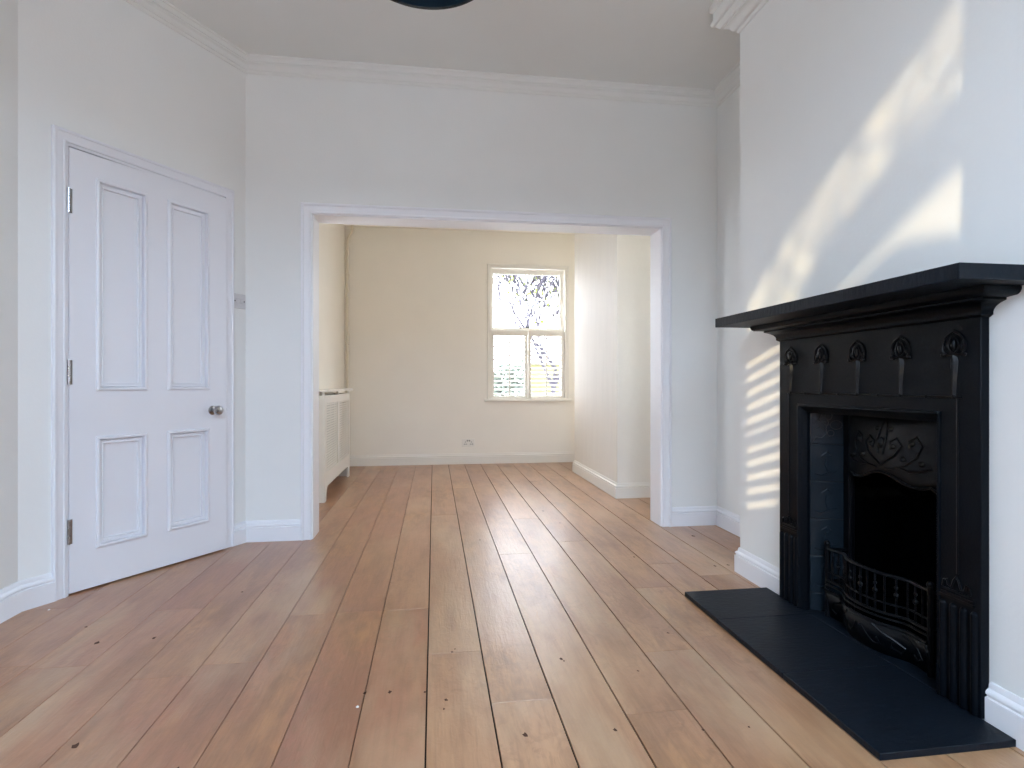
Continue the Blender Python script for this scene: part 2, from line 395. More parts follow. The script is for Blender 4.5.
# ------------------------------------------------------------------ skirting boards
SK = [(0, 0), (.020, 0), (.020, .084), (.0135, .086), (.0135, .090), (.018, .0935), (.018, .0985), (.0145, .104), (.008, .108), (.007, .118), (.004, .125), (0, .125)]
def skirt(name, path, m=None, sign=-1):
    s_ = MB(); s_.sweep(path, SK, XY, sign=sign); return s_.build(name, m or M['wood'], kind=S)
AW = .062                                    # architrave width
skirt('baseboard_left', [(XL, YFR), (B.x, B.y), tuple(B+Dd*(s0-AW*.86+.004))])
skirt('baseboard_back_left', [tuple(B+Dd*(s1+AW*.86-.004)), tuple(A), (OX[0]-AW+.002, YN)])
skirt('baseboard_back_right', [(OX[1]+AW-.002, YN), (XR, YN), (XR, YB[1]), (XB, YB[1]), (XB, 2.2715)])
skirt('baseboard_right', [(XB, 1.355), (XB, YB[0]), (XR, YB[0]), (XR, YFR), (XL, YFR)])
skirt('baseboard_far', [(XFL, YN2), (XFL, YF), (XR, YF), (XR, YFB[1]), (XFB, YFB[1]), (XFB, YFB[0]), (XR, YFB[0]), (XR, YN2)], M['creamwood'])
# ------------------------------------------------------------------ cornice
CP = [(a*.7, b*.9) for a, b in [(0, -.100), (.006, -.098), (.010, -.088), (.010, -.080), (.018, -.078), (.024, -.070), (.030, -.056), (.040, -.045), (.048, -.042), (.048, -.036), (.058, -.034),
      (.066, -.022), (.072, -.012), (.080, -.010), (.084, -.004), (.084, 0), (0, 0)]]
cz = lambda p, q, b: (p, q, CZ+b)
cn = MB(); cn.sweep([(XR, YFR), (XL, YFR), (XL, B.y), tuple(A), (XR, YN), (XR, YB[1]+.01)], CP, cz, sign=-1)
cn.build('trim_1', M['ceil'], kind=S)
CP2 = [(a*1.75, b-.10) for a, b in CP[:-2]]+[(.106, -.09), (.095, -.08), (.095, -.04), (.11, -.03), (.11, 0), (0, 0)]
cn = MB(); cn.sweep([(XR, YB[1]), (XB, YB[1]), (XB, YB[0]), (XR, YB[0])], CP2, cz, sign=-1)
cn.build('trim_2', M['ceil'], kind=S)
cn = MB(); cn.sweep([(XR, YB[0]-.02), (XR, YFR)], CP, cz, sign=-1); cn.build('trim_3', M['ceil'], kind=S)
# ------------------------------------------------------------------ architraves
AR = [(0, 0), (0, .014), (.004, .017), (.010, .017), (.013, .013), (.030, .014), (.044, .018), (.048, .024), (.056, .025), (AW, .020), (AW, 0)]
def arch(name, T, u0, u1, z1, m, z0=0, parent=None):
    a = MB(); a.sweep([(u0, z0), (u0, z1), (u1, z1), (u1, z0)], AR, T); return a.build(name, m, kind=None if parent else S, parent=parent)
TN = basis((0, YN, 0), (1, 0, 0), (0, -1, 0))
arch('trim_4', TN, OX[0], OX[1], OZ, M['wood'])
TNb = basis((0, YN2, 0), (1, 0, 0), (0, 1, 0))
arch('trim_5', TNb, OX[0], OX[1], OZ, M['wood'])
# painted lining of the opening
l_ = MB()
for x0_, x1_ in ((OX[0]-.001, OX[0]+.006), (OX[1]-.006, OX[1]+.001)): l_.box((x0_, YN-.001, 0), (x1_, YN2+.001, OZ+.001))
l_.box((OX[0], YN-.001, OZ-.006), (OX[1], YN2+.001, OZ+.001))
l_.build('trim_6', M['wood'], smooth=False, kind=S)

# ------------------------------------------------------------------ panelled door
TDo = basis((B.x, B.y, 0), (Dd.x, Dd.y, 0), (Nd.x, Nd.y, 0))      # depth towards the room
a_ = MB(); a_.sweep([(s0, 0), (s0, DH), (s1, DH), (s1, 0)], [(a*.86, b*.8) for a, b in AR], TDo); a_.build('trim_7', M['doorw'], kind=S)
l_ = MB()
for a_, b_ in ((s0, s0+.012), (s1-.012, s1)): l_.box((a_, 0, -.07), (b_, DH, .004), TDo)
l_.box((s0, DH-.012, -.07), (s1, DH, .004), TDo)
l_.build('trim_8', M['doorw'], smooth=False, kind=S)
dw = s1-s0-.030; dh = 2.005; dz = .008
hinge = Vector(TDo(s0+.016, 0, .002)); ang = math.radians(2.6)
ddir = Vector((Dd.x*math.cos(ang)+Dd.y*math.sin(ang), Dd.y*math.cos(ang)-Dd.x*math.sin(ang), 0)); dn = Vector((ddir.y, -ddir.x, 0))
T3 = lambda u, z, b: tuple(hinge+ddir*u+Vector((0, 0, z+dz))+dn*b)
door = MB()
pu = [(.118, .118+.215), (.118+.215+.125, .118+.215+.125+.215)]
pu = [(.115, .332), (.450, .668)]
pz = [(.185, .690), (.918, 1.892)]
holes = [(a, b, c_, d_) for a, b in pu for c_, d_ in pz]
us = [0, dw]+[x for q in pu for x in q]; zs = [0, dh]+[x for q in pz for x in q]
door.slab(us, zs, holes, T3, -.040)
do = door.build('door_1', M['doorw'], kind=S, bevel=.0015)
for a, b, c_, d_ in holes:
    pn = MB(); pn.box((a-.005, c_-.005, -.030), (b+.005, d_+.005, -.018), T3)
    pn.build('panel', M['doorw'], do, smooth=False)
    ml = MB(); MP = [(-.002, -.015), (-.002, .000), (.004, .004), (.010, .003), (.014, -.003), (.022, -.007), (.026, -.004), (.032, -.006), (.036, -.015)]
    # small flat raised edge, ovolo and quirk round every panel
    MPo = [(-.008, 0), (-.007, .007), (-.001, .011), (.006, .010), (.008, .003), (.0085, -.012), (.011, -.012), (.013, -.005), (.022, -.009), (.026, -.005), (.030, -.006), (.0305, -.020), (-.003, -.020)]
    ml.sweep([(a, c_), (a, d_), (b, d_), (b, c_)], MPo, T3, closed=True, sign=-1)
    ml.build('panel_moulding', M['doorw'], do)
kx, kz = dw-.088, .795
kn = MB(); TK = lambda x, y, h: T3(kx+x, kz+y, h)
kn.lathe([(.026, 0), (.026, .004), (.022, .006), (.010, .008), (.008, .030), (.012, .034), (.022, .038), (.027, .046), (.027, .054), (.022, .062), (.010, .066), (.001, .067)], TK)
kn.build('door_knob', M['steel'], do, label='steel door knob')
la = MB(); la.box((dw-.001, kz-.03, -.034), (dw+.0015, kz+.03, -.006), T3); la.box((dw, kz-.008, -.026), (dw+.010, kz+.008, -.012), T3)
la.build('latch', M['steel'], do)
for hz in (.228, .945, 1.715):
    hb = MB(); hb.tube([T3(-.004, hz-.005, .006), T3(-.004, hz+.033, .006)], .0062); hb.tube([T3(-.004, hz+.036, .006), T3(-.004, hz+.066, .006)], .0062); hb.tube([T3(-.004, hz+.069, .006), T3(-.004, hz+.105, .006)], .0062)
    hb.box((0, hz-.005, -.001), (.012, hz+.105, .0015), T3)
    hb.build('hinge', M['steel'], do)

# ------------------------------------------------------------------ switch and socket
sw = MB(); s_c = s1+AW*.86+.0445; sz = 1.442
sw.box((s_c-.043, sz-.043, .0), (s_c+.043, sz+.043, .007), TDo)
swo = sw.build('light_switch', M['plate'], bevel=.002, label='square satin steel light switch between the panelled door and the room corner', cat='light switch')
for dx in (-.017, .017):
    r_ = MB(); r_.box((s_c+dx-.010, sz-.016, .006), (s_c+dx+.010, sz+.016, .011), TDo); r_.build('rocker', M['plate'], swo, bevel=.002)
for dx in (-.032, .032):
    r_ = MB(); r_.lathe([(.004, .006), (.004, .008)], lambda x, y, h, dx=dx: TDo(s_c+dx+x, sz+y, h), 10); r_.build('screw', M['dark'], swo)
TF = basis((0, YF, 0), (1, 0, 0), (0, -1, 0))
sx_, sz_ = .405, .252
k_ = MB(); k_.box((sx_-.076, sz_-.045, 0), (sx_+.076, sz_+.045, .009), TF)
sko = k_.build('wall_socket', M['creamwood'], bevel=.003, label='double wall socket low on the cream far wall left of the window', cat='socket')
for sg in (-1, 1):
    k_ = MB()
    k_.box((sx_+sg*.036-.004, sz_+.004, .008), (sx_+sg*.036+.004, sz_+.014, .0098), TF)
    for dd in (-.011, .011): k_.box((sx_+sg*.036+dd-.005, sz_-.022, .008), (sx_+sg*.036+dd+.005, sz_-.012, .0098), TF)
    k_.build('pin_holes', M['dark'], sko)
    k_ = MB(); k_.box((sx_+sg*.012-.006, sz_+.016, .008), (sx_+sg*.012+.006, sz_+.032, .0125), TF); k_.build('rocker', M['dark'], sko, bevel=.001)

# ------------------------------------------------------------------ pipe in the far corner
pp = MB(); px_ = XFL+.035; py_ = YF-.035
pp.tube([(px_, py_, .02), (px_, py_, 2.60), (px_+.006, py_, 2.625), (px_+.05, py_-.0, 2.70), (px_+.055, py_, 2.72), (px_+.055, py_, CZF)], .013, 10)
pp.m = 0
for z in (.6, 1.4, 2.2): pp.box((px_-.018, py_-.004, z), (px_+.018, YF, z+.014)); 
pp.build('heating_pipe', M['pipe'], label='thin painted pipe running up the far left corner behind the radiator cover', cat='pipe')

# ------------------------------------------------------------------ sash windows
def sash_window(name, Tin, u0, u1, z0, z1, m, zm, jb=.03, rb_=.06):
    """Tin(u,z,b): b = depth outwards from the inner wall face"""
    r = MB(); jw = .03
    # box lining
    r.slab([u0, u0+jw, u1-jw, u1], [z0, z0+jb, z1-jw, z1], [(u0+jw, u1-jw, z0+jb, z1-jw)], Tin, .20)
    r.slab([u0+jw, u0+jw+.012, u1-jw-.012, u1-jw], [z0+jb, z0+jb+.006, z1-jw-.012, z1-jw], [(u0+jw+.012, u1-jw-.012, z0+jb+.006, z1-jw-.012)], lambda u, z, b: Tin(u, z, b+.062), .014)
    root = r.build(name, m, kind=S, bevel=.002)
    a, b = u0+jw, u1-jw
    up = MB(); T2 = lambda u, z, d: Tin(u, z, d+.115)
    up.slab([a, a+.040, b-.040, b], [zm-.02, zm+.022, z1-jw-.05, z1-jw], [(a+.040, b-.040, zm+.022, z1-jw-.05)], T2, .035)
    u_o = up.build('upper_sash', m, root, bevel=.003)
    lo = MB(); T2 = lambda u, z, d: Tin(u, z, d+.077)
    lo.slab([a, a+.040, b-.040, b], [z0+jb, z0+jb+rb_, zm-.025, zm+.020], [(a+.040, b-.040, z0+jb+rb_, zm-.025)], T2, .035)
    l_o = lo.build('lower_sash', m, root, bevel=.003)
    g = MB(); g.box((a+.035, zm+.018, .131), (b-.035, z1-jw-.045, .135), Tin); g.build('glass_pane', M['glass'], u_o, smooth=False)
    g = MB(); g.box((a+.035, z0+jb+rb_-.005, .092), (b-.035, zm-.02, .096), Tin); g.build('glass_pane', M['glass'], l_o, smooth=False)
    if True:
        s_ = MB(); s_.box((u0-.05, z0-.028, -.045), (u1+.05, z0+.002, .16), Tin); s_.build('window_sill', m, root, bevel=.006)
    return root
TFo = basis((0, YF, 0), (1, 0, 0), (0, 1, 0))
ZM = 1.615
w1 = sash_window('window_1', TFo, *FW, M['creamwood'], ZM, .014, .024)
br_ = MB(); br_.sweep([(FW[0], FW[2]), (FW[0], FW[3]), (FW[1], FW[3]), (FW[1], FW[2])], [(-.002, 0), (-.002, .010), (.012, .012), (.018, .006), (.018, 0)], TF)
br_.build('window_bead', M['creamwood'], w1)
ct = MB(); cx_ = (FW[0]+FW[1])/2; ct.box((cx_-.022, ZM+.020, .078), (cx_+.022, ZM+.030, .108), TFo); ct.tube([TFo(cx_-.005, ZM+.034, .09), TFo(cx_+.020, ZM+.036, .083)], .005); ct.build('sash_catch', M['dark'], w1)
def shutter(name, Tin, u0, u1, z0, z1, depth, label, group, tilt, rod, m, nl, fw=.040, rodw=.005, tr=None, br=None, th=.0035):
    tr = tr or fw; br = br or fw
    f = MB(); T2 = lambda u, z, d: Tin(u, z, d+depth)
    f.slab([u0, u0+fw, u1-fw, u1], [z0, z0+br, z1-tr, z1], [(u0+fw, u1-fw, z0+br, z1-tr)], T2, .025)
    root = f.build(name, m, bevel=.002, label=label, cat='shutter', group=group)
    st = (z1-z0-tr-br)/nl
    for i in range(nl):
        zc = z0+br+st*(i+.5); s_ = MB(); hw = .026; ca, sa = math.cos(tilt), math.sin(tilt)
        q = []
        for a_, b_ in ((-hw, 0), (-hw*.6, th), (hw*.6, th), (hw, 0), (hw*.6, -th), (-hw*.6, -th)):
            q.append((.0125+a_*ca-b_*sa, zc+a_*sa+b_*ca))
        vs = [T2(u, z, d) for u in (u0+fw-.002, u1-fw+.002) for d, z in q]; k = 6
        s_.add(vs, [tuple(range(6))[::-1], tuple(range(6, 12))]+[(j, (j+1) % 6, 6+(j+1) % 6, 6+j) for j in range(6)])
        s_.build('louvre', m, root)
    r_ = MB(); ur = u0+(u1-u0)*rod; r_.box((ur-rodw, z0+br+.01, -.020), (ur+rodw, z1-tr-.01, -.012), T2); r_.build('tilt_rod', m, root)
    return root
um = (FW[0]+FW[1])/2
sa_, sb_ = FW[0]+.034, FW[1]-.034
shutter('window_shutter', TFo, sa_, um-.002, FW[2]+.016, ZM-.012, .030, 'left hinged louvred shutter over the lower half of the far window', None, math.radians(15), .50, M['creamwood'], 14, .036, .008, .072, .020, .005)
shutter('window_shutter', TFo, um+.002, sb_, FW[2]+.016, ZM-.012, .030, 'right hinged louvred shutter over the lower half of the far window', None, math.radians(15), .50, M['creamwood'], 14, .036, .008, .072, .020, .005)
sash_window('added_window_left', basis((XFL, 0, 0), (0, 1, 0), (-1, 0, 0)), *WS, M['creamwood'], 1.6)  # added out of view to light the far room from the left
sash_window('added_window_right', basis((XR, 0, 0), (0, 1, 0), (1, 0, 0)), *WS2, M['creamwood'], 1.6)  # added out of view to light the far room from the right
# front windows behind the camera
TFr = basis((0, YFR, 0), (1, 0, 0), (0, -1, 0))
for nm, (a, b) in (('window_2', W2), ('window_3', W3)):
    sash_window(nm, TFr, a, b, WZ[0], WZ[1], M['wood'], 1.62)
shutter('window_shutter', TFr, W2[0]+.034, (W2[0]+W2[1])/2-.002, WZ[0]+.034, 2.08, .03, 'white louvred shutter on the front window left of the camera, outer leaf', None, math.radians(-28), .12, M['wood'], 22)
shutter('window_shutter', TFr, (W2[0]+W2[1])/2+.002, W2[1]-.034, WZ[0]+.034, 1.95, .03, 'white louvred shutter on the front window left of the camera, inner leaf', None, math.radians(-28), .5, M['wood'], 20)

# ------------------------------------------------------------------ radiator cover
rc = thing('radiator_cover', 'cream radiator cabinet with slatted front panels against the left wall of the far room', 'radiator cover', ((XFL-.866)/2, 5.35, 0))
RX = -.866; RY = (4.64, 5.98); RZ = .905
TR = basis((RX, 0, 0), (0, 1, 0), (-1, 0, 0))
def foot(y):  # bottom outline of the front board: feet at both ends, raised middle
    a, b = RY; e = min(y-a, b-y)
    if e < .07: return .0
    t = min(1, (e-.07)/.07); return .115*(1-(1-t)**2)**.5 if t < 1 else .115
fr = MB(); p1 = (RY[0]+.07, (RY[0]+RY[1])/2-.035); p2 = ((RY[0]+RY[1])/2+.035, RY[1]-.07)
fr.slab([RY[0]+.16, p1[0]+.09, p1[1], p2[0], p2[1]-.09, RY[1]-.16], [.115, .20], [], TR, .02)
n = 40; ys = [RY[0]+(RY[1]-RY[0])*i/n for i in range(n+1)]
ys = sorted(set([round(y, 4) for y in ys if not (RY[0]+.0701 < y < RY[0]+.14 or RY[1]-.14 < y < RY[1]-.0701)]+[RY[0]+.07+.07*i/8 for i in range(9)]+[RY[1]-.07-.07*i/8 for i in range(9)]))
vs = []; fs = []
fr = MB()
for y in ys:
    z = foot(y)
    vs += [TR(y, z, 0), TR(y, .20, 0), TR(y, z, .02), TR(y, .20, .02)]
for i in range(len(ys)-1):
    a = 4*i; b = a+4
    fs += [(a, b, b+1, a+1), (a+2, a+3, b+3, b+2), (a, a+2, b+2, b)]
fs += [(0, 1, 3, 2), (len(vs)-4, len(vs)-2, len(vs)-1, len(vs)-3)]
fr.add(vs, fs)
fr.slab([RY[0], p1[0], p1[1], p2[0], p2[1], RY[1]], [.20, .235, .79, .855], [(p1[0], p1[1], .235, .79), (p2[0], p2[1], .235, .79)], TR, .02)
part(fr, 'front_frame', M['creamwood'], rc)
for a, b in (p1, p2):
    g = MB(); nn = 26
    for i in range(nn):
        z = .235+(.555)*(i+.5)/nn
        g.box((a-.004, z-.0065, .006), (b+.004, z+.0065, .012), TR)
    for y in (a+.15*(b-a), (a+b)/2, b-.15*(b-a)): g.box((y-.006, .235, .012), (y+.006, .79, .018), TR)
    part(g, 'slatted_panel', M['creamwood'], rc)
bk = MB(); bk.box((RY[0]+.02, .12, .06), (RY[1]-.02, .82, .10), TR); part(bk, 'radiator', mat('radiator_panel', (.62, .60, .56, 1), .5), rc)
for y in (RY[0], RY[1]-.02):
    e = MB(); e.box((y, 0, .0201), (y+.02, .855, -XFL+RX), TR); part(e, 'side_panel', M['creamwood'], rc)
for y in (RY[0], (RY[0]+RY[1])/2-.015, RY[1]-.03):
    e = MB(); e.box((y, .855, .002), (y+.03, .885, .02), TR); part(e, 'spacer', M['creamwood'], rc)
e = MB(); pts = []
for i in range(25):
    t = i/24; pts.append((RY[0]-.02+(RY[1]-RY[0]+.04)*t, -.022-.010*math.cos(2*PI*2*t)))
vs = [TR(y, z, b) for z in (.885, .905) for y, b in pts+[(RY[1]+.02, -XFL+RX), (RY[0]-.02, -XFL+RX)]]; k = 27
e.add(vs, [tuple(range(k)), tuple(range(2*k-1, k-1, -1))]+[(j, (j+1) % k, k+(j+1) % k, k+j) for j in range(k)])
part(e, 'top_shelf', M['creamwood'], rc)

# ------------------------------------------------------------------ hearth
he = MB()
for a, b in ((1.268, 1.665), (1.666, 2.080), (2.081, 2.378)): he.box((1.112, a, .0005), (1.508, b, .020))
he.box((1.509, FH[0]+.003, .0005), (1.72, FH[1]-.003, .020))
he.build('slate_hearth', M['slate'], bevel=.002, label='low black slate hearth slabs lying on the floor in front of the fireplace', cat='hearth')

# ------------------------------------------------------------------ fireplace
XS = 1.500
HT = .0205
fp = thing('fireplace', 'black cast iron fireplace with tulip reliefs, mantel shelf and fire basket on the chimney breast', 'fireplace', (XS, YC, HT))
TP = lambda s_, z, b: (XS-b, YC+s_, z)       # s to the left (away), b out into the room
HW = .4565
# face
fa = MB(); fa.slab([-HW, -.325, .325, HW], [HT, .86, 1.150], [(-.325, .325, -1, .86)], TP, -.0285)
face = part(fa, 'surround_face', M['iron'], fp, bevel=.003)
# opening bevel
ob = MB(); ob.sweep([(-.325, HT), (-.325, .86), (.325, .86), (.325, HT)], [(-.008, 0), (-.006, .005), (.000, .006), (.003, .001), (.016, -.010), (.026, -.020), (.026, -.030), (-.001, -.026)], TP, sign=-1)
part(ob, 'opening_moulding', M['iron'], fp)
# frieze rail with beads
fr = MB(); fr.tube([TP(-.40, .912, .001), TP(.40, .912, .001)], .0032)
for i in range(9):
    s_ = -.377+.0943*i; fr.ball(TP(s_, .912, .002), (.004, .006 if i % 2 else .005, .005), 8, 6)
part(fr, 'frieze_bead', M['irond'], fp)
# vertical beads
for sg in (-1, 1):
    v = MB(); v.tube([TP(sg*.388, .912, .001), TP(sg*.388, .40, .001)], .0034); part(v, 'pilaster_bead', M['irond'], fp)
# tulips
def tulip(s0_):
    t = MB()
    L_ = lambda ps, r: t.tube([TP(s0_+a, b, .003) for a, b in ps], r, 6)
    arch_ = [(-.028, 1.034), (-.035, 1.048), (-.0365, 1.064), (-.032, 1.080), (-.022, 1.092), (-.009, 1.099), (0, 1.104), (.009, 1.099), (.022, 1.092), (.032, 1.080), (.0365, 1.064), (.035, 1.048), (.028, 1.034)]
    L_(arch_, .0042)
    L_([(-.034, 1.040), (-.020, 1.034), (0, 1.038), (.020, 1.034), (.034, 1.040)], .0045)
    for sg in (-1, 1):
        L_([(0, 1.036), (sg*.012, 1.046), (sg*.018, 1.060), (sg*.013, 1.076), (sg*.004, 1.088)], .0032)
        t.ball(TP(s0_+sg*.034, 1.035, .004), (.005, .007, .006), 8, 6)
        t.ball(TP(s0_+sg*.024, 1.055, .003), (.004, .005, .009), 8, 6)
    t.ball(TP(s0_, 1.064, .003), (.007, .0075, .017), 10, 8)
    # blade-like stem
    vs = []; rows = [(1.034, .007), (1.020, .0125), (1.004, .0125), (.975, .009), (.945, .0065), (.918, .006)]
    for z, w_ in rows: vs += [TP(s0_-w_, z, 0), TP(s0_-w_*.3, z, .008), TP(s0_+w_*.3, z, .008), TP(s0_+w_, z, 0)]
    fs = [(4*i+j, 4*i+j+1, 4*i+j+5, 4*i+j+4) for i in range(len(rows)-1) for j in range(3)]+[(0, 1, 2, 3), (20, 21, 22, 23)]
    t.add(vs, fs); t.ball(TP(s0_, .914, .003), (.005, .008, .005), 8, 6)
    return t
for s_ in (-.377, -.1885, 0, .1885, .377): part(tulip(s_), 'tulip_motif', M['irond'], fp)
# pilaster caps and reeds
for sg in (-1, 1):
    cp = MB(); a, b = sorted((sg*.332, sg*.440))
    cp.box((a, .322, 0), (b, .330, .006), TP); cp.box((a+.004, .330, 0), (b-.004, .338, .004), TP)
    m_ = (a+b)/2
    cp.tube([TP(m_+q*.01, z, .003) for q, z in ((-4.4, .352), (-4.0, .372), (-3.0, .376), (-2.6, .362), (-1.5, .358), (-.8, .380), (0, .392), (.8, .380), (1.5, .358), (2.6, .362), (3.0, .376), (4.0, .372), (4.4, .352))], .0034, 6)
    cp.tube([TP(m_-.046, .348, .003), TP(m_+.046, .348, .003)], .003, 6)
    part(cp, 'pilaster_cap', M['irond'], fp)
    for i in range(4):
        s_ = sg*(.337+.0325*i+.004)
        rd = MB(); rd.tube([TP(s_, HT+.004, -.002), TP(s_, .300, -.002)], .0115, 12); rd.ball(TP(s_, .300, -.002), (.0115, .0115, .012), 12, 8)
        part(rd, 'reed', M['iron'], fp)
# bed moulding under the shelf
bm_ = MB(); D_ = XB-XS-.0015
pth = [(-HW, -D_), (-HW, 0), (HW, 0), (HW, -D_)]
TB = lambda p, q, b: (XS-q, YC+p, b)
prof = [(0, 1.135), (.004, 1.138), (.010, 1.142), (.010, 1.150), (.012, 1.156), (.018, 1.164), (.030, 1.172), (.046, 1.178), (.046, 1.184), (.075, 1.187), (.082, 1.192), (.086, 1.200), (.086, 1.2085), (-.01, 1.2085), (-.01, 1.135)]
bm_.sweep([(-HW, -D_), (-HW, 0), (HW, 0), (HW, -D_)], prof, TB, sign=1)
part(bm_, 'bed_moulding', M['iron'], fp)
sh = MB(); sh.box((1.277, YC-.604, 1.209), (XB-.0015, YC+.602, 1.249)); part(sh, 'mantel_shelf', M['slate'], fp, bevel=.002)
# splayed tile cheeks
for sg in (-1, 1):
    o_ = Vector((1.531, YC+sg*.299, 0)); d_ = Vector((.922, -sg*.387, 0)).normalized(); nn_ = Vector((-d_.y*sg*-1, d_.x*-sg, 0))
    nn_ = Vector((-.387, -sg*.922, 0)).normalized()
    TC = lambda u, z, b, o_=o_, d_=d_, nn_=nn_: tuple(o_+d_*u+Vector((0, 0, z))+nn_*b)
    bk = MB(); bk.box((-.004, HT, -.010), (.128, .870, -.002), TC); ck = part(bk, 'tile_backing', M['tileg'], fp, smooth=False)
    zt = [.856, .704, .552, .400, .248, .096, HT+.001]
    for i in range(6):
        t = MB(); t.box((0, zt[i+1]+.0012, -.002), (.124, zt[i]-.0012, .005), TC)
        to = part(t, 'tile', M['tile'], ck, bevel=.002)
        if zt[i]-zt[i+1] > .1:
            zc = (zt[i]+zt[i+1])/2; R_ = MB()
            def C(ps, r=.0016, R_=R_, TC=TC, zc=zc): R_.tube([TC(.062+a, zc+b, .005) for a, b in ps], r, 5)
            if i == 0:
                C([(-.05, -.062), (-.04, -.045), (-.02, -.05), (0, -.03), (-.004, -.01), (.006, .012), (0, .03)])
                C([(.006+.013*math.cos(a), .040+.016*math.sin(a)) for a in [x*PI/6 for x in range(13)]])
                C([(.034+.022*math.cos(a), .004+.018*math.sin(a)) for a in [x*PI/6 for x in range(13)]])
                C([(.014+.012*math.cos(a), -.030+.012*math.sin(a)) for a in [x*PI/6 for x in range(13)]])
                C([(-.05, .01), (-.035, .022), (-.02, .015), (-.006, .004), (.012, .004)])
                C([(-.05, -.015), (-.032, -.004), (-.016, -.01), (0, -.03), (.01, -.045)])
                C([(-.02, .045), (-.028, .03), (-.018, .016), (-.002, .016)])
            else:
                C([(-.045, -.045), (-.02, -.05), (.01, -.035), (.04, -.03), (.015, -.048), (-.02, -.056)], .0025)
                C([(-.02, .03), (0, .045), (.018, .03), (.0, .02), (-.018, .03)], .0025)
                C([(0, .02), (-.006, -.005), (.004, -.035)], .0025)
            part(R_, 'tile_relief', M['tileg'] if i == 0 else M['tile'], ck)
# insert plate with hood
XI = 1.646
TI = lambda s_, z, b: (XI-b, YC+s_, z)
hp = MB(); nS = 20
top = .873; z_low = lambda s_: .612+.018*math.cos(s_/.20*PI*1.5)*(1 if abs(s_) < .2 else 0)+(.0 if abs(s_) < .185 else -.02)
Sg = [-.205+.41*i/nS for i in range(nS+1)]; Zn = 12; vs = []; fs = []
for i, s_ in enumerate(Sg):
    for j in range(Zn+1):
        t = j/Zn; z = z_low(s_)+(top-z_low(s_))*t; bulge = .045*(1-(s_/.215)**2)*math.sin(PI*min(1, (1-t)*.62+.02))
        vs.append(TI(s_, z, .004+bulge))
for i in range(nS):
    for j in range(Zn): a = i*(Zn+1)+j; fs.append((a, a+Zn+1, a+Zn+2, a+1))
hp.add(vs, fs)
for a, b in zip(Sg[:-1], Sg[1:]):
    bl = lambda s_: .049-.0*s_
hood = part(hp, 'hood', M['irond'], fp); sm = hood.modifiers.new('solid', 'SOLIDIFY'); sm.thickness = .006
hr = MB()
def hb(s_, z):
    t = (z-z_low(s_))/(top-z_low(s_)); return .012+.045*(1-(s_/.215)**2)*math.sin(PI*min(1, (1-t)*.62+.02))
def HC(ps, r=.004): hr.tube([TI(a, b, hb(a, b)) for a, b in ps], r, 6)
for sg in (-1, 1):
    HC([(0, .66), (sg*.03, .68), (sg*.06, .70), (sg*.08, .735), (sg*.06, .76), (sg*.035, .745), (sg*.04, .72)])
    HC([(sg*.02, .65), (sg*.06, .655), (sg*.10, .67), (sg*.135, .70), (sg*.15, .74), (sg*.13, .77), (sg*.105, .755), (sg*.11, .73)])
    HC([(sg*.01, .70), (sg*.02, .75), (sg*.012, .80), (0, .83)])
    HC([(sg*.07, .66), (sg*.11, .65), (sg*.15, .655), (sg*.18, .67)], .005)
    for (a, b) in ((.05, .73), (.115, .745), (.09, .69), (.15, .68), (.03, .79)): hr.ball(TI(sg*a, b, hb(sg*a, b)), (.008, .011, .009), 8, 6)
hr.ball(TI(0, .74, hb(0, .74)), (.010, .014, .02), 10, 8)
HC([(-.195+.39*i/20, z_low(-.195+.39*i/20)+.004) for i in range(21)], .0055)
part(hr, 'hood_relief', M['irond'], fp)
ip = MB(); ip.slab([-.262, -.205, .205, .262], [HT, .873, .895], [(-.205, .205, -1, .873)], TI, -.012)
part(ip, 'insert_plate', M['irond'], fp, bevel=.002)
for sg in (-1, 1):
    v = MB(); v.tube([TI(sg*.212, HT+.01, .003), TI(sg*.212, .865, .003)], .006); part(v, 'insert_bead', M['irond'], fp)
# firebox
fb = MB(); x0_, x1_ = XI+.013, 1.88; y0, y1 = YC-.25, YC+.25
fb.box((x1_-.02, y0, HT), (x1_, y1, .89)); fb.box((x0_, y0-.02, HT), (x1_, y0, .89)); fb.box((x0_, y1, HT), (x1_, y1+.02, .89)); fb.box((x0_, y0-.02, .875), (x1_, y1+.02, .893))
fb.box((x0_, y0, HT), (x1_, y1, .14))
part(fb, 'firebox', M['soot'], fp, smooth=False)
ch = MB(); ch.box((1.529, YC-.345, .874), (XI+.02, YC+.345, .892)); part(ch, 'throat_plate', M['soot'], fp, smooth=False)
# fire basket
def bow(t): # t -1..1 -> (s, out from insert plate)
    s_ = .235*t; return s_, .085+.050*(.5+.5*math.cos(PI*t))-.018*math.exp(-((abs(t)-.62)/.18)**2)
bs = MB(); ts = [-1+2*i/40 for i in range(41)]
def rail(z, r, dz=0, ext=0):
    bs.tube([TI(bow(t)[0], z+dz*math.cos(PI*t), bow(t)[1]+ext) for t in ts], r, 8)
rail(.296, .0065, .004); rail(.200, .0035); rail(.166, .0055, 0, .004); rail(.150, .004, 0, .008); rail(.128, .006, 0, .012)
part(bs, 'fire_basket', M['irond'], fp)
for i in range(17):
    t = -1+2*i/16; s_, o_ = bow(t); b_ = MB(); b_.tube([TI(s_, .165, o_), TI(s_, .296+.004*math.cos(PI*t), o_)], .0038, 6)
    if i % 2 == 0:
        b_.ball(TI(s_, .235, o_), (.007, .009, .010), 8, 6); b_.ball(TI(s_, .260, o_), (.005, .007, .007), 8, 6)
    part(b_, 'basket_bar', M['irond'], fp)
